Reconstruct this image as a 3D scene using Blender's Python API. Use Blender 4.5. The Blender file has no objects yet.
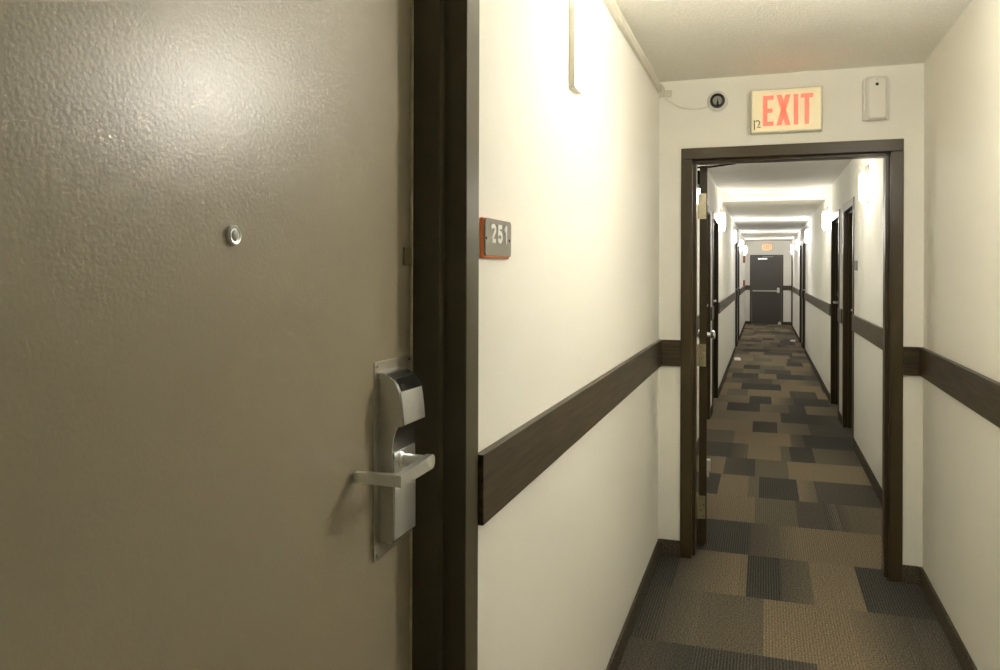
import bpy, bmesh, math, random
from mathutils import Vector, Matrix
random.seed(7)
S = bpy.context.scene
C = S.collection

# ------------------------------------------------------------------ dimensions
L, RN, RF = -0.515, 0.705, 0.714        # left wall, right wall before / after the partition
YB, YC, YE = -7.5, 4.1355, 23.83        # wall behind, partition, far end wall
PT = 0.155                              # partition thickness
ZC, ZC2, YDROP = 2.434, 2.372, 10.57    # ceilings
ZB = 0.0837                             # carpet cove height
WT = 0.16                               # wall thickness
R1, R2 = 0.976, 1.109                   # hand rail board
RT = 0.018
EYE = 1.4501

# ------------------------------------------------------------------ materials
def new_mat(name):
    m = bpy.data.materials.new(name); m.use_nodes = True
    nt = m.node_tree; b = nt.nodes['Principled BSDF']
    return m, nt, b

def paint(name, col, rough=0.5, metal=0.0, bump=0.0, scale=60.0, detail=2.0, var=0.0, spec=0.5, dist=0.002, rvar=0.0):
    m, nt, b = new_mat(name)
    b.inputs['Roughness'].default_value = rough
    b.inputs['Metallic'].default_value = metal
    b.inputs['Specular IOR Level'].default_value = spec
    tc = nt.nodes.new('ShaderNodeTexCoord')
    no = nt.nodes.new('ShaderNodeTexNoise')
    no.inputs['Scale'].default_value = scale; no.inputs['Detail'].default_value = detail
    nt.links.new(tc.outputs['Object'], no.inputs['Vector'])
    ra = nt.nodes.new('ShaderNodeValToRGB')
    ra.color_ramp.elements[0].position = 0.3; ra.color_ramp.elements[1].position = 0.7
    ra.color_ramp.elements[0].color = [c * (1 - var) for c in col] + [1]
    ra.color_ramp.elements[1].color = [min(1, c * (1 + var)) for c in col] + [1]
    nt.links.new(no.outputs['Fac'], ra.inputs['Fac'])
    nt.links.new(ra.outputs['Color'], b.inputs['Base Color'])
    if bump:
        bp = nt.nodes.new('ShaderNodeBump'); bp.inputs['Strength'].default_value = bump
        bp.inputs['Distance'].default_value = dist
        nt.links.new(no.outputs['Fac'], bp.inputs['Height'])
        nt.links.new(bp.outputs['Normal'], b.inputs['Normal'])
    return m

def wood(name, c0, c1, axis='Y', rough=0.4):
    m, nt, b = new_mat(name)
    b.inputs['Roughness'].default_value = rough
    tc = nt.nodes.new('ShaderNodeTexCoord'); mp = nt.nodes.new('ShaderNodeMapping')
    mp.inputs['Scale'].default_value = (60, 2.5, 60) if axis == 'Y' else (2.5, 60, 60)
    no = nt.nodes.new('ShaderNodeTexNoise'); no.inputs['Scale'].default_value = 1.6; no.inputs['Detail'].default_value = 6
    ra = nt.nodes.new('ShaderNodeValToRGB')
    ra.color_ramp.elements[0].position = 0.32; ra.color_ramp.elements[1].position = 0.72
    ra.color_ramp.elements[0].color = (*c0, 1); ra.color_ramp.elements[1].color = (*c1, 1)
    bp = nt.nodes.new('ShaderNodeBump'); bp.inputs['Strength'].default_value = 0.25; bp.inputs['Distance'].default_value = 0.001
    nt.links.new(tc.outputs['Object'], mp.inputs['Vector']); nt.links.new(mp.outputs[0], no.inputs['Vector'])
    nt.links.new(no.outputs['Fac'], ra.inputs['Fac']); nt.links.new(ra.outputs['Color'], b.inputs['Base Color'])
    nt.links.new(no.outputs['Fac'], bp.inputs['Height']); nt.links.new(bp.outputs['Normal'], b.inputs['Normal'])
    return m

def glow(name, col, strength, base=None):
    m, nt, b = new_mat(name)
    b.inputs['Base Color'].default_value = (*(base or (0.85, 0.85, 0.82)), 1)
    b.inputs['Roughness'].default_value = 0.4
    b.inputs['Emission Color'].default_value = (*col, 1)
    b.inputs['Emission Strength'].default_value = strength
    return m

def carpet(name, attr=None, col=(0.06, 0.05, 0.035)):
    m, nt, b = new_mat(name)
    b.inputs['Roughness'].default_value = 0.95; b.inputs['Specular IOR Level'].default_value = 0.15
    tc = nt.nodes.new('ShaderNodeTexCoord')
    n1 = nt.nodes.new('ShaderNodeTexNoise'); n1.inputs['Scale'].default_value = 130; n1.inputs['Detail'].default_value = 4
    nt.links.new(tc.outputs['Object'], n1.inputs['Vector'])
    r1 = nt.nodes.new('ShaderNodeMapRange'); r1.inputs['From Min'].default_value = 0.3; r1.inputs['From Max'].default_value = 0.7
    r1.inputs['To Min'].default_value = 0.38; r1.inputs['To Max'].default_value = 1.62
    nt.links.new(n1.outputs['Fac'], r1.inputs['Value'])
    fac = r1.outputs['Result']
    if attr:
        # ribbed pile: fine ridges along the hall, stronger on some tiles
        wv = nt.nodes.new('ShaderNodeTexWave'); wv.wave_type = 'BANDS'; wv.bands_direction = 'X'
        wv.inputs['Scale'].default_value = 27.0; wv.inputs['Distortion'].default_value = 0.25
        wv.inputs['Detail'].default_value = 1.0; wv.inputs['Detail Scale'].default_value = 6.0
        nt.links.new(tc.outputs['Object'], wv.inputs['Vector'])
        at2 = nt.nodes.new('ShaderNodeAttribute'); at2.attribute_name = 'rib'
        a = nt.nodes.new('ShaderNodeMath'); a.operation = 'SUBTRACT'; a.inputs[1].default_value = 0.5
        nt.links.new(wv.outputs['Fac'], a.inputs[0])
        mu = nt.nodes.new('ShaderNodeMath'); mu.operation = 'MULTIPLY_ADD'; mu.inputs[2].default_value = 1.0
        nt.links.new(a.outputs[0], mu.inputs[0]); nt.links.new(at2.outputs['Fac'], mu.inputs[1])
        f2 = nt.nodes.new('ShaderNodeMath'); f2.operation = 'MULTIPLY'
        nt.links.new(fac, f2.inputs[0]); nt.links.new(mu.outputs[0], f2.inputs[1]); fac = f2.outputs[0]
        at = nt.nodes.new('ShaderNodeAttribute'); at.attribute_name = attr; base = at.outputs['Color']
    else:
        rgb = nt.nodes.new('ShaderNodeRGB'); rgb.outputs[0].default_value = (*col, 1); base = rgb.outputs[0]
    vm = nt.nodes.new('ShaderNodeVectorMath'); vm.operation = 'SCALE'
    nt.links.new(base, vm.inputs[0]); nt.links.new(fac, vm.inputs['Scale'])
    nt.links.new(vm.outputs[0], b.inputs['Base Color'])
    bp = nt.nodes.new('ShaderNodeBump'); bp.inputs['Strength'].default_value = 0.5; bp.inputs['Distance'].default_value = 0.003
    nt.links.new(fac, bp.inputs['Height']); nt.links.new(bp.outputs['Normal'], b.inputs['Normal'])
    return m

M = {}
M['wall'] = paint('cream_wall_paint', (0.87, 0.858, 0.79), 0.7, bump=0.16, scale=150, detail=3, var=0.012, dist=0.0015)
M['ceiling'] = paint('textured_ceiling', (0.84, 0.82, 0.745), 0.75, bump=0.75, scale=95, detail=4, var=0.06, dist=0.005)
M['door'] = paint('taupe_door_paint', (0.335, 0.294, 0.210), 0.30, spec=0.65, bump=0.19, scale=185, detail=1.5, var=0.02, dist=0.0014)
M['frame'] = paint('dark_brown_frame_paint', (0.060, 0.043, 0.018), 0.32, bump=0.05, scale=220, var=0.06, spec=0.38)
M['near_frame'] = paint('olive_brown_frame_paint', (0.088, 0.075, 0.042), 0.33, bump=0.05, scale=220, var=0.06)
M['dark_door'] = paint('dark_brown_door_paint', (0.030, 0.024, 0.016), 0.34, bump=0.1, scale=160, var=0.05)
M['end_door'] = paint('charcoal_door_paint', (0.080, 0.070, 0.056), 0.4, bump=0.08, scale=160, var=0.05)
M['rail'] = wood('dark_stained_oak', (0.028, 0.020, 0.010), (0.100, 0.070, 0.033), 'Y', 0.42)
M['railx'] = wood('dark_stained_oak_cross', (0.028, 0.020, 0.010), (0.098, 0.068, 0.032), 'X', 0.42)
M['carpet'] = carpet('carpet_tiles', 'tile')
M['cove'] = carpet('carpet_cove', None, (0.092, 0.078, 0.055))
M['steel'] = paint('satin_chrome', (0.92, 0.935, 0.96), 0.33, 1.0, bump=0.03, scale=300, var=0.05)
M['steel_dark'] = paint('brushed_steel', (0.62, 0.62, 0.61), 0.26, 1.0, bump=0.05, scale=260, var=0.06)
M['plate'] = paint('brushed_scar_plate', (0.80, 0.77, 0.68), 0.36, 1.0, bump=0.05, scale=220, var=0.08)
M['brass'] = paint('worn_brass', (0.64, 0.58, 0.40), 0.34, 1.0, bump=0.1, scale=200, var=0.15)
M['black'] = paint('black_plastic', (0.018, 0.018, 0.017), 0.25)
M['window'] = paint('smoked_reader_window', (0.022, 0.022, 0.020), 0.12, var=0.3, scale=300)
M['lens'] = paint('lens_glass', (0.34, 0.34, 0.30), 0.08)
M['white'] = paint('white_plastic', (0.78, 0.76, 0.70), 0.4)
M['cream'] = paint('cream_enamel', (0.70, 0.68, 0.57), 0.45)
M['shade'] = paint('sconce_back_plate', (0.50, 0.48, 0.40), 0.45)
M['race'] = paint('painted_raceway', (0.70, 0.67, 0.555), 0.5)
M['seal'] = paint('pale_seal', (0.62, 0.58, 0.42), 0.45, var=0.25, scale=30)
M['bumper'] = paint('olive_rubber', (0.20, 0.175, 0.085), 0.5)
M['orange'] = paint('orange_acrylic', (0.88, 0.23, 0.05), 0.35)
M['signgrey'] = paint('grey_sign_face', (0.235, 0.215, 0.175), 0.5, bump=0.04, scale=400)
M['numeral'] = paint('white_numeral', (0.85, 0.84, 0.80), 0.45)
M['exit_face'] = glow('cream_exit_face', (1.0, 0.86, 0.50), 0.012, (0.74, 0.66, 0.42))
M['exit_letter'] = glow('red_exit_letter', (1.0, 0.10, 0.055), 0.075, (0.62, 0.09, 0.06))
M['exit_far'] = glow('red_exit_letter_far', (1.0, 0.12, 0.045), 0.13, (0.62, 0.09, 0.06))
M['marker'] = paint('black_marker', (0.04, 0.035, 0.03), 0.6)
M['red'] = paint('red_alarm_plastic', (0.50, 0.16, 0.09), 0.4)
M['paper'] = paint('white_paper', (0.85, 0.85, 0.82), 0.7)
LAMP = 15.0
M['lamp_warm'] = glow('lit_diffuser_warm', (1.0, 0.955, 0.86), LAMP * .37)
M['lamp_soft'] = glow('lit_diffuser_soft', (1.0, 0.96, 0.87), LAMP * .018)
M['lamp_top'] = glow('lit_lamp_top', (1.0, 0.96, 0.87), LAMP * 3.9)  # extra glow added to the near sconces to lift ceiling and walls
M['lamp_mid'] = glow('lit_diffuser_neutral', (1.0, 0.955, 0.86), LAMP * .25)
M['lamp_cool'] = glow('lit_diffuser_cool', (0.97, 0.96, 0.96), LAMP * .25)

# ------------------------------------------------------------------ mesh helpers
class MB:
    def __init__(self): self.bm = bmesh.new()
    def box(self, a, b):
        (x0, y0, z0), (x1, y1, z1) = [tuple(min(p, q) for p, q in zip(a, b)), tuple(max(p, q) for p, q in zip(a, b))]
        v = [self.bm.verts.new(p) for p in ((x0,y0,z0),(x1,y0,z0),(x1,y1,z0),(x0,y1,z0),(x0,y0,z1),(x1,y0,z1),(x1,y1,z1),(x0,y1,z1))]
        for f in ((0,3,2,1),(4,5,6,7),(0,1,5,4),(1,2,6,5),(2,3,7,6),(3,0,4,7)): self.bm.faces.new([v[i] for i in f])
        return self
    def prism(self, ring0, ring1):
        """two matching 3-D rings joined and capped"""
        a = [self.bm.verts.new(p) for p in ring0]; b = [self.bm.verts.new(p) for p in ring1]
        n = len(a)
        for i in range(n): self.bm.faces.new((a[i], a[(i+1) % n], b[(i+1) % n], b[i]))
        self.bm.faces.new(list(reversed(a))); self.bm.faces.new(b)
        return self
    def lathe(self, centre, axis, prof, n=32):
        """prof: list of (distance along axis, radius)"""
        ax = Vector(axis).normalized()
        u = ax.orthogonal().normalized(); w = ax.cross(u)
        rings = []
        for d, r in prof:
            c = Vector(centre) + ax * d
            if r < 1e-6: rings.append([self.bm.verts.new(c)])
            else: rings.append([self.bm.verts.new(c + (u * math.cos(2*math.pi*k/n) + w * math.sin(2*math.pi*k/n)) * r) for k in range(n)])
        for a, b in zip(rings, rings[1:]):
            for k in range(n):
                q = [a[k % len(a)], a[(k+1) % len(a)], b[(k+1) % len(b)], b[k % len(b)]]
                q2 = []
                for v in q:
                    if v not in q2: q2.append(v)
                if len(q2) > 2: self.bm.faces.new(q2)
        for r in (rings[0], rings[-1]):
            if len(r) > 1: self.bm.faces.new(r)
        return self
    def tube(self, pts, r, n=10):
        pts = [Vector(p) for p in pts]; rings = []
        for i, p in enumerate(pts):
            t = (pts[min(i+1, len(pts)-1)] - pts[max(i-1, 0)]).normalized()
            ref = Vector((0,0,1)) if abs(t.z) < 0.9 else Vector((1,0,0))
            u = t.cross(ref).normalized(); w = t.cross(u)
            rings.append([self.bm.verts.new(p + (u*math.cos(2*math.pi*k/n) + w*math.sin(2*math.pi*k/n))*r) for k in range(n)])
        for a, b in zip(rings, rings[1:]):
            for k in range(n): self.bm.faces.new((a[k], a[(k+1)%n], b[(k+1)%n], b[k]))
        self.bm.faces.new(rings[0]); self.bm.faces.new(rings[-1])
        return self
    def build(self, name, mat, parent=None, bevel=0.0, seg=2, smooth=False, origin=None):
        bmesh.ops.recalc_face_normals(self.bm, faces=self.bm.faces[:])
        off = Vector((0,0,0))
        if parent is not None:
            off = parent.matrix_world_cached if hasattr(parent, 'matrix_world_cached') else world_of(parent)
        elif origin is not None: off = Vector(origin)
        for v in self.bm.verts: v.co -= off
        me = bpy.data.meshes.new(name); self.bm.to_mesh(me); self.bm.free()
        me.materials.append(mat)
        o = bpy.data.objects.new(name, me); C.objects.link(o)
        if parent is not None: o.parent = parent
        elif origin is not None: o.location = origin
        if smooth:
            for p in me.polygons: p.use_smooth = True
            md = o.modifiers.new('split', 'EDGE_SPLIT'); md.split_angle = math.radians(40)
        if bevel:
            md = o.modifiers.new('bevel', 'BEVEL'); md.width = bevel; md.segments = seg; md.limit_method = 'ANGLE'
            md.angle_limit = math.radians(35)
            for p in me.polygons: p.use_smooth = True
            md.harden_normals = True
        return o

def world_of(o):
    v = Vector(o.location)
    while o.parent is not None:
        o = o.parent; v = v + Vector(o.location)
    return v

def tag(o, label=None, cat=None, group=None, kind=None):
    if label: o['label'] = label
    if cat: o['category'] = cat
    if group: o['group'] = group
    if kind: o['kind'] = kind
    return o

def empty(name, loc, label, cat, group=None, kind=None):
    o = bpy.data.objects.new(name, None); C.objects.link(o); o.location = loc
    o.empty_display_size = 0.1
    return tag(o, label, cat, group, kind)

# ------------------------------------------------------------------ room shell
# openings in the long walls: (start, end) of the clear opening between the casings
DH = 2.03
RD = [   # side, y0, y1, latch at far end?, big (the near door)
    ('L', 0.396, 1.331, True), ('L', 7.24, 8.12, True), ('L', 8.64, 9.54, True), ('L', 15.55, 16.40, True), ('L', 16.95, 17.80, True),
    ('R', 7.30, 8.12, False), ('R', 8.66, 9.54, True), ('R', 15.60, 16.45, True), ('R', 16.95, 17.80, False), ('R', 22.35, 23.2, False),
]
HOLE = 0.02

def long_wall(side, xw, y0, y1, name, label):
    s = -1 if side == 'L' else 1
    m = MB(); xo = xw + s * WT
    holes = sorted((a - HOLE, b + HOLE) for sd, a, b, _ in RD if sd == side and a > y0 - 0.1 and b < y1 + 0.1)
    y = y0
    for a, b in holes:
        m.box((xw, y, 0), (xo, a, 2.56)); m.box((xw, a, DH + HOLE), (xo, b, 2.56)); y = b
    m.box((xw, y, 0), (xo, y1, 2.56))
    return tag(m.build(name, M['wall']), label, 'wall', kind='structure')

long_wall('L', L, YB, YE, 'wall_left', 'long cream textured wall on the left side of the hallway')
long_wall('R', RN, YB, YC, 'wall_right', 'cream textured wall on the right, in front of the partition')
long_wall('R', RF, YC, YE, 'wall_right_far', 'cream wall on the right, beyond the open doorway')

PX0, PX1, PZ = -0.348, 0.5636, 2.029     # doorway in the partition, between its casings
m = MB()
m.box((L, YC, 0), (PX0 - .02, YC + PT, ZC)); m.box((PX1 + .02, YC, 0), (RN, YC + PT, ZC)); m.box((PX0 - .02, YC, PZ + .02), (PX1 + .02, YC + PT, ZC))
tag(m.build('wall_partition', M['wall']), 'cream partition wall across the hallway around the open doorway', 'wall', kind='structure')

EX0, EX1, EZ = -0.345, 0.465, 1.935        # far door opening
m = MB()
m.box((L - WT, YE, 0), (EX0 - .02, YE + .15, 2.56)); m.box((EX1 + .02, YE, 0), (RF + WT, YE + .15, 2.56)); m.box((EX0 - .02, YE, EZ + .02), (EX1 + .02, YE + .15, 2.56))
tag(m.build('wall_end', M['wall']), 'pale wall at the far end of the hallway around a charcoal door', 'wall', kind='structure')
m = MB().box((L - WT, YB - .12, 0), (RN + WT, YB, 2.56))
tag(m.build('wall_back', M['wall']), 'cream wall closing the hallway behind the viewpoint', 'wall', kind='structure')

m = MB()
m.box((L, YB, ZC), (RF + .001, YDROP, 2.56)); m.box((L, YDROP, ZC2), (RF, YE, 2.56))
tag(m.build('ceiling', M['ceiling']), 'off-white textured ceiling running the length of the hallway', 'ceiling', kind='structure')

# ---- carpet floor: one mesh, a face per tile band, colours in a corner attribute
D, DG, G, B, T = (0.070, 0.066, 0.056), (0.096, 0.086, 0.067), (0.150, 0.127, 0.090), (0.225, 0.179, 0.118), (0.265, 0.205, 0.132)
XL, XR = -0.70, 0.90
rows = {  # row index from y = 3.165, pitch 0.557
    -1: [(XL, -.40, DG, DG), (-.40, -.256, DG, D), (-.256, .10, D, D), (.10, .19, D, DG), (.19, .45, B, B), (.45, XR, DG, D)],
    0: [(XL, -.505, DG, DG), (-.505, -.40, D, DG), (-.40, -.26, DG, G), (-.26, .0, G, G), (.0, .35, B, B), (.35, .45, B, G), (.45, .58, G, DG), (.58, XR, DG, D)],
    1: [(XL, -.40, D, D), (-.40, -.28, DG, G), (-.28, -.11, G, B), (-.11, -.075, B, B), (-.075, .08, D, D), (.08, .215, DG, G), (.215, .425, B, B), (.425, XR, D, D)],
    2: [(XL, -.45, B, B), (-.45, -.07, D, D), (-.07, .08, DG, G), (.08, .20, G, B), (.20, XR, B, B)],
    3: [(XL, -.35, G, B), (-.35, -.05, B, B), (-.05, .19, G, G), (.19, .35, DG, DG), (.35, .425, D, G), (.425, .50, DG, G), (.50, XR, G, B)],
    4: [(XL, -.29, D, D), (-.29, -.10, B, B), (-.10, -.03, G, G), (-.03, .218, D, D), (.218, .33, B, G), (.33, XR, DG, D)],
    5: [(XL, -.28, G, B), (-.28, -.06, DG, D), (-.06, .17, G, G), (.17, XR, B, B)],
    6: [(XL, -.27, DG, D), (-.27, -.12, D, G), (-.12, .13, B, B), (.13, .20, G, G), (.20, .378, D, D), (.378, XR, G, DG)],
    7: [(XL, -.25, G, G), (-.25, .22, B, T), (.22, .33, G, DG), (.33, XR, D, D)],
    8: [(XL, -.10, B, B), (-.10, .12, D, DG), (.12, .40, B, G), (.40, XR, DG, DG)],
    9: [(XL, -.02, G, B), (-.02, .16, B, B), (.16, .42, DG, D), (.42, XR, D, G)],
    10: [(XL, -.38, G, B), (-.38, -.04, D, DG), (-.04, .25, B, G), (.25, .42, DG, D), (.42, XR, B, G)],
}
pal = [D, DG, G, B, B, T, G, B]
def random_row():
    r = []; x = XL - random.uniform(0, .25); last = None
    while x < XR:
        w = random.choice((.24, .24, .3, .36, .48)); a = random.choice([p for p in pal if p is not last]); last = a
        b = a if random.random() < .65 else random.choice(pal)
        r.append((max(XL, x), min(XR, x + w), a, b)); x += w
    return [q for q in r if q[1] > q[0] + 1e-4]
bm = bmesh.new()
cl = bm.loops.layers.float_color.new('tile'); rl = bm.loops.layers.float.new('rib')
i0, i1 = math.floor((YB - 3.165) / .557), math.ceil((YE + .3 - 3.165) / .557)
for i in range(i0, i1):
    ya, yb = 3.165 + .557 * i, 3.165 + .557 * (i + 1)
    for x0, x1, c0, c1 in rows.get(i) or random_row():
        f = bm.faces.new([bm.verts.new(p) for p in ((x0, ya, 0), (x1, ya, 0), (x1, yb, 0), (x0, yb, 0))])
        jit = random.uniform(.93, 1.07); rib = 0.7 if sum(c0) < .2 else random.choice((.08, .18, .35))
        for lp in f.loops:
            c = c0 if abs(lp.vert.co.x - x0) < 1e-5 else c1
            lp[cl] = (c[0]*jit, c[1]*jit, c[2]*jit, 1); lp[rl] = rib
bmesh.ops.remove_doubles(bm, verts=bm.verts[:], dist=1e-5)
# underside so that the floor is a slab
z = -0.05
v = [bm.verts.new(p) for p in ((XL, 3.165+.557*i0, z), (XR, 3.165+.557*i0, z), (XR, 3.165+.557*i1, z), (XL, 3.165+.557*i1, z))]
bm.faces.new(list(reversed(v)))
me = bpy.data.meshes.new('floor'); bm.to_mesh(me); bm.free(); me.materials.append(M['carpet'])
o = bpy.data.objects.new('floor', me); C.objects.link(o)
tag(o, 'hallway carpet of brown and charcoal rectangular tiles laid in rows', 'carpet', kind='structure')

# ---- coves, rails (broken at every door)
CW = 0.066     # casing width
def runs(side, y0, y1, gap=CW):
    out = []; y = y0
    for a, b in sorted((a, b) for sd, a, b, _ in RD if sd == side and a > y0 - .1 and b < y1 + .1):
        out.append((y, a - gap)); y = b + gap
    out.append((y, y1)); return [r for r in out if r[1] - r[0] > .03]

nb = [0]; nr = [0]
def cove(a, b, label, name):
    o = MB().box(a, b).build(name, M['cove'], bevel=.003)
    tag(o, label, 'baseboard', kind='structure')
def rail(side, xw, y0, y1, label):
    s = 1 if side == 'L' else -1; nr[0] += 1
    o = MB().box((xw, y0, R1), (xw + s*RT, y1, R2)).build('trim_%d' % nr[0], M['rail'], bevel=.002)
    tag(o, label, 'hand rail board', kind='structure')
where = {('L', 0): 'behind the viewpoint on the left', ('L', 1): 'on the left wall from the near door to the partition',}
def side_trim(side, xw, y0, y1, texts):
    s = 1 if side == 'L' else -1
    for (a, b), t in zip(runs(side, y0, y1), texts):
        nb[0] += 1
        cove((xw, a, 0), (xw + s*.012, b, ZB), 'brown carpet cove base ' + t, 'baseboard_%s_%d' % ('left' if side == 'L' else 'right', nb[0]))
        if b - a > .1: rail(side, xw, a, b, 'dark wood rail board ' + t)
side_trim('L', L, YB, YC, ['on the left wall behind the viewpoint', 'on the left wall between the near taupe door and the partition'])
side_trim('R', RN, YB, YC, ['on the right wall in front of the partition'])
side_trim('L', L, YC + PT, YE, ['on the left wall just beyond the partition, behind the open door', 'between the first pair of doors on the left, beyond the partition',
    'on the left wall between the first and the second pair of doors', 'between the second pair of doors on the left', 'on the left wall between the last door and the end wall'])
side_trim('R', RF, YC + PT, YE, ['on the right wall between the doorway and the first dark door', 'between the first pair of doors on the right, beyond the partition',
    'on the right wall between the first and the second pair of doors', 'between the second pair of doors on the right', 'on the right wall between the second pair of doors and the end', 'on the right wall beside the end wall'])
def cross_trim(x0, x1, yw, t, s=-1):
    nb[0] += 1; nr[0] += 1
    cx0 = L + .012 if abs(x0 - L - RT) < 1e-6 else x0; cx1 = (RN if yw < 10 else RF) - .012 if x1 > .6 else x1
    cove((cx0, yw, 0), (cx1, yw + s*.012, ZB), 'brown carpet cove base ' + t, 'baseboard_cross_%d' % nb[0])
    o = MB().box((x0, yw, R1), (x1, yw + s*RT, R2)).build('trim_%d' % nr[0], M['railx'], bevel=.002)
    tag(o, 'dark wood rail board ' + t, 'hand rail board', kind='structure')
cross_trim(L + RT, -.404, YC, 'on the partition left of the doorway')
cross_trim(.6196, RN - RT, YC, 'on the partition right of the doorway')
cross_trim(L + RT, EX0 - .045, YE, 'on the end wall left of the charcoal door')
cross_trim(EX1 + .045, RF - RT, YE, 'on the end wall right of the charcoal door')

# ------------------------------------------------------------------ room doors
def room_door(idx, side, y0, y1, far, label, leaf_mat, sign_label=None, near=False):
    """door recessed in a long wall: frame with stop, leaf, lock. a runs from the latch edge outward, d from the wall into the hallway"""
    xw = L if side == 'L' else (RN if y1 < YC else RF)
    s = 1 if side == 'L' else -1
    yl, yh = (y1, y0) if far else (y0, y1); g = 1 if far else -1
    P = lambda a, d, z: (xw + s*d, yl + g*a, z)
    w = y1 - y0
    root = empty('door_%d' % idx, (xw, (y0 + y1)/2, 0), label, 'door', kind='structure')
    dface = -0.0915
    prof = [(CW, 0), (CW, .008), (0, .008), (0, -.036), (-.020, -.036), (-.020, dface), (0, dface), (0, -WT), (HOLE, -WT), (HOLE, 0)]
    f = MB()
    for mir in (False, True):
        pr = [((-w - a) if mir else a, d) for a, d in prof]
        f.prism([P(a, d, 0) for a, d in pr], [P(a, d, DH) for a, d in pr])
    hp = [(HOLE, 0), (0, .0), (0, -.036), (-.020, -.036), (-.020, dface), (0, dface), (0, -WT), (HOLE, -WT)]
    f.prism([P(0, d, DH + a) for a, d in hp], [P(-w, d, DH + a) for a, d in hp])
    f.box(P(CW, 0, DH), P(-w - CW, .008, DH + CW))
    f.build('frame', M['near_frame'] if near else M['frame'], root, bevel=.0022 if near else .0015)
    if near:
        MB().tube([P(-.0225, dface + .002, .0), P(-.0225, dface + .002, DH - .02)], .0028, 8).build('door_seal', M['seal'], root, smooth=True)
        MB().box(P(-.055, dface, 1.463), P(-.026, dface + .004, 1.495)).build('bumper', M['bumper'], root, bevel=.001)
    leaf = MB().box(P(-.003, dface, .012), P(-w + .003, dface - .042, DH - .003)).build('leaf', leaf_mat, root, bevel=.002)
    # peephole
    ax = (s, 0, 0)
    ph = P(-.530 if near else -w/2, dface, 1.494)
    MB().lathe(ph, ax, [(0, .0125), (.004, .0125), (.0062, .0105), (.0055, .0088), (.0045, .0085)], 28).build('peephole', M['steel'], leaf, smooth=True)
    lens = MB().lathe(ph, ax, [(.0035, .0084), (.0050, .006), (.0056, .003), (.0058, 0)], 24).build('peephole_lens', M['lens'], leaf, smooth=True)
    # lock
    q = lambda z: EYE + (z - EYE) * .989
    e = dface
    pl = [(-.1645, .969), (-.1645, 1.301), (-.0225, 1.301), (-.0225, .977)]
    MB().prism([P(a, e, q(z)) for a, z in pl], [P(a, e + .0025, q(z)) for a, z in pl]).build('scar_plate', M['plate'], root, bevel=.001)
    bp = [(.0025, 1.283), (.010, 1.283), (.030, 1.2715), (.036, 1.263), (.041, 1.252), (.0445, 1.235), (.0468, 1.215), (.048, 1.196), (.0385, 1.1935), (.0345, 1.185), (.0305, 1.172), (.029, 1.155),
          (.0295, 1.12), (.0305, 1.09), (.0305, 1.003), (.0275, .999), (.0025, .999)]
    a0, a1 = -.1535, -.066
    lock = MB().prism([P(a0, e + p, q(z)) for p, z in bp], [P(a1, e + p, q(z)) for p, z in bp]).build('lock_body', M['steel_dark'], root, bevel=.0012, seg=2)
    wp = [(.0310, 1.2712), (.0366, 1.2630), (.0413, 1.2525), (.0423, 1.2525), (.0378, 1.2635), (.0322, 1.2722)]
    MB().prism([P(a0 + .010, e + p, q(z)) for p, z in wp], [P(a1 - .006, e + p, q(z)) for p, z in wp]).build('reader_window', M['window'], lock)
    if near:
        # brighter front cover of the card reader
        fp = [(.0424, 1.251), (.0447, 1.235), (.0470, 1.215), (.0483, 1.197), (.0493, 1.197), (.0480, 1.215), (.0457, 1.235), (.0430, 1.2512)]
        MB().prism([P(a0 + .003, e + p, q(z)) for p, z in fp], [P(a1 - .002, e + p, q(z)) for p, z in fp]).build('reader_cover', M['steel'], lock, bevel=.0004)
        cp = [(.0295, 1.150), (.0300, 1.12), (.0308, 1.09), (.0308, 1.004), (.0318, 1.004), (.0318, 1.09), (.0310, 1.12), (.0305, 1.150)]
        MB().prism([P(a0 + .004, e + p, q(z)) for p, z in cp], [P(a1 - .002, e + p, q(z)) for p, z in cp]).build('front_cover', M['steel'], lock, bevel=.0004)
        for z, a in ((1.293, -.158), (.978, -.158), (1.294, -.034)):
            MB().lathe(P(a, e + .0025, q(z)), ax, [(0, .0032), (.0012, .0028), (.0016, 0)], 12).build('screw', M['steel_dark'], root, smooth=True)
    # lever: spindle, blade, return
    zh = 1.137; ah = -.123
    hub = MB()
    hub.lathe(P(ah, e + .028, zh), ax, [(0, .0135), (.006, .0135), (.008, .0105), (.050, .0100)], 28)
    hub.build('spindle', M['steel'], lock, smooth=True)
    lev = MB()
    pts = [(ah + .002 + .0118*math.cos(t), zh + .0118*math.sin(t)) for t in [math.pi/2 - math.pi*q_/14 for q_ in range(15)]]
    pts += [(ah - .117, zh - .0130), (ah - .117, zh + .0050)]
    lev.prism([P(a, e + .0745, z) for a, z in pts], [P(a, e + .0860, z) for a, z in pts])
    rp = [(.005, zh - .0120), (.0746, zh - .0130), (.0746, zh + .0050), (.005, zh + .0035)]
    lev.prism([P(ah - .117, e + p, z) for p, z in rp], [P(ah - .105, e + p, z) for p, z in rp])
    lev.build('lever', M['steel'], lock)
    # number sign
    if sign_label:
        sy = yl + g * (.090 if near else .17)
        sx = xw
        rs = empty('room_sign', (sx, sy, 1.517), sign_label, 'sign')
        Q = lambda t, d, z: (sx + s*d, sy + g*t, z)
        MB().box(Q(0, 0, 1.4785), Q(.163, .0075, 1.556)).build('backing', M['orange'] if near else M['signgrey'], rs, bevel=.002)
        n = 7; r = .008; ring = []
        t0, t1, z0, z1 = .0015, .163, 1.4830, 1.5555
        for cx, cz, st in ((t1-r, z1-r, 0), (t0+r, z1-r, 1), (t0+r, z0+r, 2), (t1-r, z0+r, 3)):
            for k in range(n):
                an = (st + k/(n-1)) * math.pi/2; ring.append((cx + r*math.cos(an), cz + r*math.sin(an)))
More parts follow.
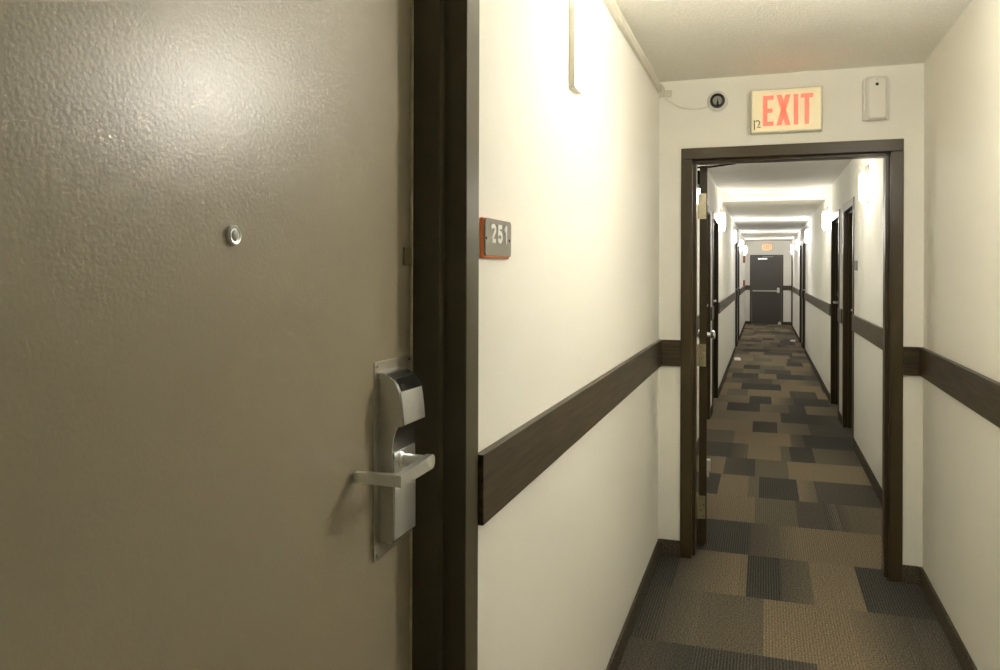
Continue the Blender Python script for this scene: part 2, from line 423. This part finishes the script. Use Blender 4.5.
        MB().prism([Q(t, .0075, z) for t, z in ring], [Q(t, .0115, z) for t, z in ring]).build('face', M['signgrey'], rs, bevel=.0006)
        if near:
            digits(rs, Q)
            for t in (.006, .150):
                MB().lathe(Q(t, .0115, 1.5165), ax, [(0, .0028), (.0008, .0024), (.001, 0)], 12).build('screw', M['black'], rs, smooth=True)
    return root

def digits(parent, Q):
    # condensed upright white numerals drawn as stroked outlines: unit cell 1 wide, 1.9 high, stroke .27
    def stroke(m, pts, w, t0, z0, sx, sz):
        pts = [Vector((x*sx, y*sz)) for x, y in pts]; lft, rgt = [], []
        for i, p in enumerate(pts):
            d0 = (p - pts[i-1]).normalized() if i else (pts[1] - p).normalized()
            d1 = (pts[i+1] - p).normalized() if i < len(pts)-1 else d0
            n0 = Vector((-d0.y, d0.x)); n1 = Vector((-d1.y, d1.x)); n = (n0 + n1).normalized(); k = w/2/max(.5, n.dot(n1))
            lft.append(p + n*k); rgt.append(p - n*k)
        for i in range(len(pts)-1):
            r = [lft[i], lft[i+1], rgt[i+1], rgt[i]]
            m.prism([Q(t0 + v.x, .0114, z0 + v.y) for v in r], [Q(t0 + v.x, .0127, z0 + v.y) for v in r])
    def arc(cx, cy, rx, ry, a, b, n=9): return [(cx + rx*math.cos(math.radians(a + (b-a)*k/n)), cy + ry*math.sin(math.radians(a + (b-a)*k/n))) for k in range(n+1)]
    sx, sz, w = .0300, .0355, .0084
    z0 = 1.5090
    two = arc(.5, .72, .38, .2, 165, -25) + [(.12, .09), (.12, .09)][:1]
    m = MB(); stroke(m, two, w, .031, z0, sx, sz); stroke(m, [(.02, .09), (.93, .09)], w, .031, z0, sx, sz); m.build('numeral', M['numeral'], parent)
    m = MB(); stroke(m, [(.86, .92), (.2, .92), (.16, .52)] + arc(.46, .34, .38, .25, 120, -160), w, .073, z0, sx, sz); m.build('numeral', M['numeral'], parent)
    m = MB(); stroke(m, [(.14, .72), (.48, .93), (.52, .93), (.52, .0)], w, .112, z0, sx, sz); m.build('numeral', M['numeral'], parent)

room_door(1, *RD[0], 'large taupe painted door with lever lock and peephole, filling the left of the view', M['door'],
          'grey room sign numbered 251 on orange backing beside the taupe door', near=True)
names = ['dark brown door on the left, nearest of those beyond the open doorway', 'second dark brown door on the left beyond the open doorway, with a silver lever',
         'third dark brown door on the left beyond the doorway, far down the hall', 'fourth dark brown door on the left, last before the end wall',
         'nearest dark brown door on the right beyond the doorway, deeply recessed', 'second dark brown door on the right beyond the doorway, with a silver lever',
         'third dark brown door on the right, far down the hall', 'fourth dark brown door on the right, far down the hall', 'last dark brown door on the right, beside the end wall']
signs = [None, None, None, None, 'small room sign seen edge-on, just before the nearest dark door on the right', None, None, None, None]
k = 2
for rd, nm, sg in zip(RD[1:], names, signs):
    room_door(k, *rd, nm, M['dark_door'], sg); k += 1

# ------------------------------------------------------------------ doorway in the partition with its open door
root = empty('door_11', ((PX0 + PX1)/2, YC, 0), 'open doorway in the partition: dark brown metal frame with its door swung back', 'door', kind='structure')
ys, ye = YC - .0105, YC + PT + .0105
fw = .056
prof = [(fw, YC), (fw, ys), (0, ys), (0, ys + .050), (-.016, ys + .050), (-.016, ys + .125), (0, ys + .125), (0, ye), (fw, ye), (fw, YC + PT), (HOLE, YC + PT), (HOLE, YC)]
f = MB()
f.prism([(PX0 - a, y, 0) for a, y in prof], [(PX0 - a, y, PZ) for a, y in prof])
f.prism([(PX1 + a, y, 0) for a, y in prof], [(PX1 + a, y, PZ) for a, y in prof])
hp = [(HOLE, YC), (0, YC), (0, ys + .050), (-.016, ys + .050), (-.016, ys + .125), (0, ys + .125), (0, YC + PT), (HOLE, YC + PT)]
f.prism([(PX0, y, PZ + a) for a, y in hp], [(PX1, y, PZ + a) for a, y in hp])
f.box((PX0 - fw, ys, PZ), (PX1 + fw, YC, PZ + fw)); f.box((PX0 - fw, YC + PT, PZ), (PX1 + fw, ye, PZ + fw))
f.build('frame', M['frame'], root, bevel=.0025)
# leaf, hinged left, swung a little past ninety degrees
hx, hy, ang, th, LW = -.326, 4.322, math.radians(4.3), .040, .870
ux, uy = -math.sin(ang), math.cos(ang); nx, ny = uy, -ux      # u along the leaf, n across it to the right
W = lambda u, n, z: (hx + ux*u + nx*n, hy + uy*u + ny*n, z)
def obox(m, u0, u1, n0, n1, z0, z1):
    m.prism([W(u0,n0,z0), W(u1,n0,z0), W(u1,n1,z0), W(u0,n1,z0)], [W(u0,n0,z1), W(u1,n0,z1), W(u1,n1,z1), W(u0,n1,z1)]); return m
leaf = obox(MB(), 0, LW, 0, th, .018, 2.020).build('leaf', M['frame'], root, bevel=.003)
for z0, z1 in ((1.738, 1.872), (.957, 1.075), (.150, .272)):
    h = obox(MB(), -.0028, 0, .0, th - .006, z0, z1)
    h.box((PX0 - .0, hy - .045, z0), (PX0 + .0028, hy - .013, z1))
    h.tube([W(-.006, -.004, z0), W(-.006, -.004, z1)], .0065, 12)
    hg = h.build('hinge', M['brass'], leaf, bevel=.0006)
    for j in range(4):
        zz = z0 + (z1 - z0) * (j + .5) / 4
        MB().lathe(W(-.0028, .012 if j % 2 else .024, zz), (-ux, -uy, 0), [(0, .0035), (.0009, .003), (.001, 0)], 10).build('hinge_screw', M['steel_dark'], leaf, smooth=True)
# knob, holder, closer
kn = MB().lathe(W(LW - .065, th, 1.065), (nx, ny, 0), [(0, .030), (.004, .030), (.007, .016), (.022, .013), (.030, .020), (.040, .0265), (.050, .026), (.057, .018), (.059, 0)], 28)
kn.build('knob', M['steel'], leaf, smooth=True)
kn = MB().lathe(W(LW - .065, 0, 1.065), (-nx, -ny, 0), [(0, .030), (.004, .030), (.007, .016), (.022, .013), (.030, .020), (.040, .0265), (.050, .026), (.057, .018), (.059, 0)], 28)
kn.build('knob', M['steel'], leaf, smooth=True)
hd = obox(MB(), LW - .12, LW - .07, th, th + .030, .222, .290); obox(hd, LW - .105, LW - .085, th + .006, th + .022, .180, .225)
hd.build('door_holder', M['white'], leaf, bevel=.003)
cb = obox(MB(), .03, .27, -.052, 0, 1.925, 2.000).build('closer_body', M['black'], leaf, bevel=.004)
ar = MB(); ar.tube([W(.12, -.028, 1.99), W(.12, -.028, 2.028)], .009, 12)
ar.tube([W(.12, -.028, 2.027), W(.09, .05, 2.024)], .006, 8); ar.tube([W(.09, .05, 2.024), (-.145, YC + PT - .045, 2.0155)], .006, 8)
ar.build('closer_arm', M['black'], leaf, smooth=True)

# ------------------------------------------------------------------ far door
root = empty('door_12', ((EX0 + EX1)/2, YE, 0), 'charcoal door with a white push bar at the far end of the hallway', 'door', kind='structure')
f = MB()
for x, sg in ((EX0, -1), (EX1, 1)):
    f.box((x, YE - .012, 0), (x + sg*.045, YE, EZ)); f.box((x, YE, 0), (x + sg*.02, YE + .12, EZ))
f.box((EX0 - .045, YE - .012, EZ), (EX1 + .045, YE, EZ + .045)); f.box((EX0, YE, EZ), (EX1, YE + .12, EZ + .02))
f.build('frame', M['frame'], root, bevel=.002)
leaf = MB().box((EX0 + .003, YE + .012, .012), (EX1 - .003, YE + .055, EZ - .003)).build('leaf', M['end_door'], root, bevel=.002)
pb = MB().box((EX0 + .03, YE - .045, .930), (EX1 - .12, YE - .015, .975)); pb.box((EX0 + .03, YE - .045, .925), (EX0 + .07, YE + .012, .980))
pb.build('push_bar', M['shade'], leaf, bevel=.004)
MB().box((EX1 - .12, YE - .050, .900), (EX1 - .055, YE + .012, 1.045)).build('latch_case', M['white'], leaf, bevel=.006)
cl_ = MB().box((EX0 + .17, YE - .05, 1.840), (EX0 + .43, YE + .012, 1.895)).build('closer_body', M['steel_dark'], leaf, bevel=.006)
MB().tube([(EX0 + .30, YE - .03, 1.895), (EX0 + .30, YE - .03, 1.922), (EX0 + .58, YE - .03, 1.928)], .008, 8).build('closer_arm', M['steel'], leaf, smooth=True)
hdl = MB().lathe((EX1 - .05, YE - .03, .0), (0, 0, 1), [(0, .045), (.02, .045), (.045, .038), (.075, .026), (.09, 0)], 20).build('floor_stop', M['white'], root, smooth=True)

# ------------------------------------------------------------------ wall sconces
def topring(xw, s, y, hw, n):
    out = []
    for i in range(n + 1):
        t = math.pi * i / n; cx = math.copysign(abs(math.cos(t))**.7, math.cos(t))
        out.append((xw + s*(.019 + .044 * abs(math.sin(t))**.6 * .53), y - (hw - .006) * cx))
    return out
def sconce(side, y, mat, label, top=None):
    xw = L if side == 'L' else (RN if y < YC else RF); s = 1 if side == 'L' else -1
    r = empty('wall_sconce', (xw, y, 1.962), label, 'wall lamp', 'sconces along the hallway')
    hw = .046
    pl = MB().box((xw, y - hw, 1.962), (xw + s*.018, y + hw, 2.236))
    pl.build('back_plate', M['shade'], r, bevel=.002)
    n = 12; z0, z1 = 1.968, 2.180
    bm_ = MB(); rings = []
    for z, k in ((z0, .55), (z0 + .016, .88), (z0 + .030, 1.0), (z1 - .030, 1.0), (z1 - .016, .88), (z1, .75)):
        ring = []
        for i in range(n + 1):
            t = math.pi * i / n
            cx = math.copysign(abs(math.cos(t))**.7, math.cos(t)); sy_ = abs(math.sin(t))**.6
            ring.append(bm_.bm.verts.new((xw + s*(.018 + .044 * sy_ * k), y - (hw - .004) * cx, z)))
        rings.append(ring)
    for a, b in zip(rings, rings[1:]):
        for i in range(n): bm_.bm.faces.new((a[i], a[i+1], b[i+1], b[i]))
        bm_.bm.faces.new((a[n], a[0], b[0], b[n]))
    bm_.bm.faces.new(rings[0])
    if not top:
        bm_.bm.faces.new(rings[-1])
        cp = [tuple(v_.co) for v_ in rings[-1]]
        MB().prism([(a, b, z1 + .0005) for a, b, c in cp], [(a, b, z1 + .006) for a, b, c in cp]).build('cap', M['shade'], r)  # opaque block added over the diffuser to keep light off the ceiling
    bm_.build('diffuser', mat, r, smooth=True)
    if top:      # top left open for an added glowing disc that brightens the ceiling
        t = MB(); t.prism([(v_[0], v_[1], z1 - .006) for v_ in topring(xw, s, y, hw, n)], [(v_[0], v_[1], z1 - .001) for v_ in topring(xw, s, y, hw, n)])
        t.build('lamp', top, r)
    return r
sconce('L', 2.185, M['lamp_soft'], 'lit wall sconce on the near left wall, above the 251 sign', M['lamp_top'])
sconce('R', 2.290, M['lamp_warm'], 'lit wall sconce on the near right wall, opposite the one by the 251 sign', M['lamp_top'])
sconce('L', 6.05, M['lamp_mid'], 'lit wall sconce on the left wall just beyond the partition, behind the open door')
sconce('R', 6.30, M['lamp_mid'], 'lit wall sconce on the right wall just beyond the doorway, nearest seen through it')
sconce('L', 10.0, M['lamp_mid'], 'lit wall sconce on the left wall after the second dark door')
sconce('R', 10.1, M['lamp_mid'], 'lit wall sconce on the right wall after the second dark door')
sconce('L', 14.1, M['lamp_cool'], 'lit wall sconce on the left wall before the third dark door')
sconce('R', 14.3, M['lamp_cool'], 'lit wall sconce on the right wall before the third dark door')
sconce('L', 18.4, M['lamp_cool'], 'lit wall sconce on the left wall after the fourth dark door')
sconce('R', 18.4, M['lamp_cool'], 'lit wall sconce on the right wall after the fourth dark door')
sconce('L', 22.3, M['lamp_cool'], 'lit wall sconce on the left wall, last before the end wall')
sconce('R', 21.9, M['lamp_cool'], 'lit wall sconce on the right wall, last before the end wall')

# ------------------------------------------------------------------ things on the partition
def exit_sign(x0, x1, z0, z1, yw, depth, label, lm, mark):
    r = empty('exit_sign', ((x0 + x1)/2, yw, z0), label, 'exit sign')
    MB().box((x0, yw - depth, z0), (x1, yw, z1)).build('housing', M['cream'], r, bevel=.006, seg=3)
    ww, hh = x1 - x0, z1 - z0; yf = yw - depth
    MB().box((x0 + .008, yf - .002, z0 + .008), (x1 - .008, yf, z1 - .008)).build('face', M['exit_face'], r, bevel=.001)
    X = lambda t: x0 + ww*t; Z = lambda t: z0 + hh*t
    y0_, y1_ = yf - .002, yf - .004
    def poly(m, pts): m.prism([(X(a), y0_, Z(b)) for a, b in pts], [(X(a), y1_, Z(b)) for a, b in pts])
    b0, b1 = .155, .845; st = .062; sv = .095
    m = MB(); poly(m, [(.175,b0),(.175+st,b0),(.175+st,b1),(.175,b1)])
    for zz in (b0, (b0+b1)/2 - sv/2, b1 - sv): poly(m, [(.175+st,zz),(.325 if zz != (b0+b1)/2 - sv/2 else .31,zz),(.325 if zz != (b0+b1)/2 - sv/2 else .31,zz+sv),(.175+st,zz+sv)])
    m.build('letter', lm, r)
    m = MB(); c = .46; mz = (b0+b1)/2
    poly(m, [(.365,b0),(.365+st*1.1,b0),(c+.036,mz),(.555,b1),(.555-st*1.1,b1),(c,mz+.09),(.365+st*1.1,b1),(.365,b1),(c-.036,mz)][:0] or [(.365,b1),(.365+st*1.15,b1),(.56,b0),(.56-st*1.15,b0)])
    poly(m, [(.56-st*1.15,b1),(.56,b1),(.365+st*1.15,b0),(.365,b0)])
    m.build('letter', lm, r)
    m = MB(); poly(m, [(.605,b0),(.605+st,b0),(.605+st,b1),(.605,b1)]); m.build('letter', lm, r)
    m = MB(); poly(m, [(.755,b0),(.755+st,b0),(.755+st,b1-sv),(.755,b1-sv)]); poly(m, [(.700,b1-sv),(.872,b1-sv),(.872,b1),(.700,b1)]); m.build('letter', lm, r)
    if mark:
        m = MB()
        m.tube([(X(.052), yf - .003, Z(.30)), (X(.056), yf - .003, Z(.08))], .0027, 6)
        m.tube([(X(.098 + .03*math.cos(a)), yf - .003, Z(.235 + .055*math.sin(a))) for a in [math.radians(d) for d in range(150, -61, -30)]] + [(X(.096), yf - .003, Z(.13)), (X(.140), yf - .003, Z(.135))], .0027, 6)
        m.build('handwritten_mark', M['marker'], r)
    MB().box((X(.42), yf - .006, z0 - .002), (X(.50), yf + .012, z0 + .004)).build('latch', M['cream'], r, bevel=.001)
    return r
exit_sign(-.066, .262, 2.136, 2.350, YC, .052, 'lit cream EXIT sign with red letters on the partition above the open doorway', M['exit_letter'], True)
exit_sign(-.075, .225, 2.100, 2.300, YE, .050, 'small distant red EXIT sign above the charcoal end door', M['exit_far'], False)

# round camera with its cable
cx, cz = -.2255, 2.315
r = empty('dome_camera', (cx, YC, cz), 'small round black camera on a white base, left of the EXIT sign', 'camera')
ax = (0, -1, 0)
MB().lathe((cx, YC, cz), ax, [(0, .050), (.012, .050), (.020, .045), (.022, .038), (.016, .036)], 40).build('base', M['white'], r, smooth=True)
MB().lathe((cx, YC, cz), ax, [(.014, .0365), (.026, .0365), (.034, .0325), (.036, .027), (.030, .0255)], 40).build('ring', M['black'], r, smooth=True)
MB().lathe((cx, YC, cz), ax, [(.028, .0255), (.033, .020), (.036, .012), (.037, 0)], 32).build('dome', M['lens'], r, smooth=True)
m = MB().prism([(cx - .005, YC - .033, cz - .024), (cx + .008, YC - .033, cz - .024), (cx + .003, YC - .033, cz + .012)], [(cx - .005, YC - .041, cz - .022), (cx + .008, YC - .041, cz - .022), (cx + .003, YC - .040, cz + .010)])
m.build('lens_block', M['black'], r)
pts = []
for k in range(17):
    t = k/16; pts.append((-.488 + (cx - .045 + .488)*t, YC - .006, 2.345 + (cz - .025 - 2.345)*t - .030*math.sin(math.pi*t)))
MB().tube(pts, .0022, 8).build('cable', M['cream'], r, smooth=True)

# surface raceway under the ceiling on the left wall
r = empty('cable_raceway', (L, 2.0, 2.372), 'cream cable raceway running under the ceiling on the near left wall', 'cable raceway')
MB().box((L, -3.0, 2.360), (L + .018, 2.93, 2.398)).build('channel', M['race'], r, bevel=.004)
MB().box((L, 2.93, 2.362), (L + .017, 4.05, 2.398)).build('channel', M['race'], r, bevel=.004)
MB().box((L, 2.905, 2.358), (L + .0205, 2.955, 2.401)).build('coupling', M['race'], r, bevel=.003)
MB().box((L, 4.05, 2.354), (L + .026, YC, 2.404)).build('end_cap', M['race'], r, bevel=.005)
MB().box((L + .026, YC - .016, 2.352), (L + .062, YC, 2.388)).build('elbow', M['cream'], r, bevel=.004)

# air freshener dispenser
x0, x1, z0, z1 = .440, .558, 2.172, 2.388
r = empty('air_freshener_dispenser', ((x0 + x1)/2, YC, z0), 'white plastic air freshener dispenser high on the partition, right of the EXIT sign', 'air freshener')
def rring(y, ix, zt, zb, k=.02, n=6):
    ring = []
    for cxx, czz, st in ((x1 - ix - k, zt - k, 0), (x0 + ix + k, zt - k, 1), (x0 + ix + .006, zb + .006, 2), (x1 - ix - .006, zb + .006, 3)):
        kk = k if st < 2 else .006
        for q in range(n):
            a = (st + q/(n-1))*math.pi/2; ring.append((cxx + kk*math.cos(a), y, czz + kk*math.sin(a)))
    return ring
MB().prism(rring(YC, 0, z1 - .008, z0 + .006), rring(YC - .022, .004, z1 - .004, z0 + .004)).build('base', M['white'], r, bevel=.003)
MB().prism(rring(YC - .022, .012, z1 - .004, z0), rring(YC - .068, .022, z1 - .018, z0 + .004)).build('cover', M['white'], r, bevel=.006, seg=3)
MB().lathe((.497, YC - .066, z1 - .052), (0, -1, 0), [(0, .0080), (.004, .0070), (.0045, 0)], 18).build('nozzle', M['black'], r, smooth=True)
MB().lathe((.497, YC - .066, z1 - .030), (0, -1, 0), [(0, .0035), (.003, .003), (.0035, 0)], 12).build('indicator', M['steel_dark'], r, smooth=True)

# ------------------------------------------------------------------ far alarm devices and papers
r = empty('fire_alarm_pull', (L, 21.3, 1.13), 'orange red fire alarm pull station low on the far left wall', 'fire alarm')
MB().box((L, 21.22, 1.12), (L + .05, 21.38, 1.275)).build('box', M['red'], r, bevel=.006)
MB().box((L + .05, 21.24, 1.17), (L + .062, 21.36, 1.20)).build('handle', M['white'], r, bevel=.003)
r = empty('alarm_strobe', (L, 21.3, 1.72), 'pale red alarm strobe on the far left wall, above the pull station', 'fire alarm')
MB().box((L, 21.22, 1.72), (L + .045, 21.38, 1.90)).build('box', M['red'], r, bevel=.006)
MB().lathe((L + .045, 21.3, 1.81), (1, 0, 0), [(0, .04), (.02, .032), (.028, 0)], 20).build('lens', M['white'], r, smooth=True)

def paper(x, y, rz, label):
    # a folded paper lying by a door
    m = MB(); n = 8; w, l = .10, .34; ca, sa = math.cos(rz), math.sin(rz)
    prof = [(-w/2 + w*i/n, .012 + .006*math.sin(math.pi*i/n)) for i in range(n+1)]
    ring = [(a, z) for a, z in prof] + [(w/2, .001), (-w/2, .001)]
    tr = lambda a, b, z: (x + a*ca - b*sa, y + a*sa + b*ca, z)
    m.prism([tr(a, -l/2, z) for a, z in ring], [tr(a, l/2, z) for a, z in ring])
    tag(m.build('folded_paper', M['paper'], bevel=.001, origin=(x, y, 0)), label, 'paper', 'papers on the hallway carpet')
paper(-.425, 13.95, .05, 'folded white paper on the carpet against the left wall')
paper(.585, 18.1, -.06, 'folded white paper on the carpet near the far right wall')

# ------------------------------------------------------------------ camera
f_, yaw, pit, rol, vy = 792.85, math.radians(18.4354), math.radians(-.0889), math.radians(-.1628), 273.95
F = Vector((-math.sin(yaw)*math.cos(pit), math.cos(yaw)*math.cos(pit), math.sin(pit)))
Rr = Vector((math.cos(yaw), math.sin(yaw), 0)); U = Rr.cross(F)
Ra = Rr*math.cos(rol) - U*math.sin(rol); Ua = Rr*math.sin(rol) + U*math.cos(rol)
cam = bpy.data.cameras.new('camera'); co = bpy.data.objects.new('camera', cam); C.objects.link(co)
mt = Matrix((Ra, Ua, -F)).transposed().to_4x4(); mt.translation = (0, 0, EYE)
co.matrix_world = mt
cam.sensor_width = 36; cam.lens = f_ * 36 / 1000; cam.shift_y = -(335 - vy)/1000; cam.clip_start = .02
S.camera = co

# ------------------------------------------------------------------ world and view
w = bpy.data.worlds.new('world'); S.world = w; w.use_nodes = True
w.node_tree.nodes['Background'].inputs[0].default_value = (.5, .48, .4, 1); w.node_tree.nodes['Background'].inputs[1].default_value = .05
S.view_settings.view_transform = 'Standard'; S.view_settings.look = 'None'
S.view_settings.gamma = 1.0; S.view_settings.use_curve_mapping = False
S.view_settings.exposure = 4.66
S.cycles.use_denoising = True
S.cycles.max_bounces = 16; S.cycles.diffuse_bounces = 10; S.cycles.glossy_bounces = 6
S.cycles.sample_clamp_indirect = 4.0
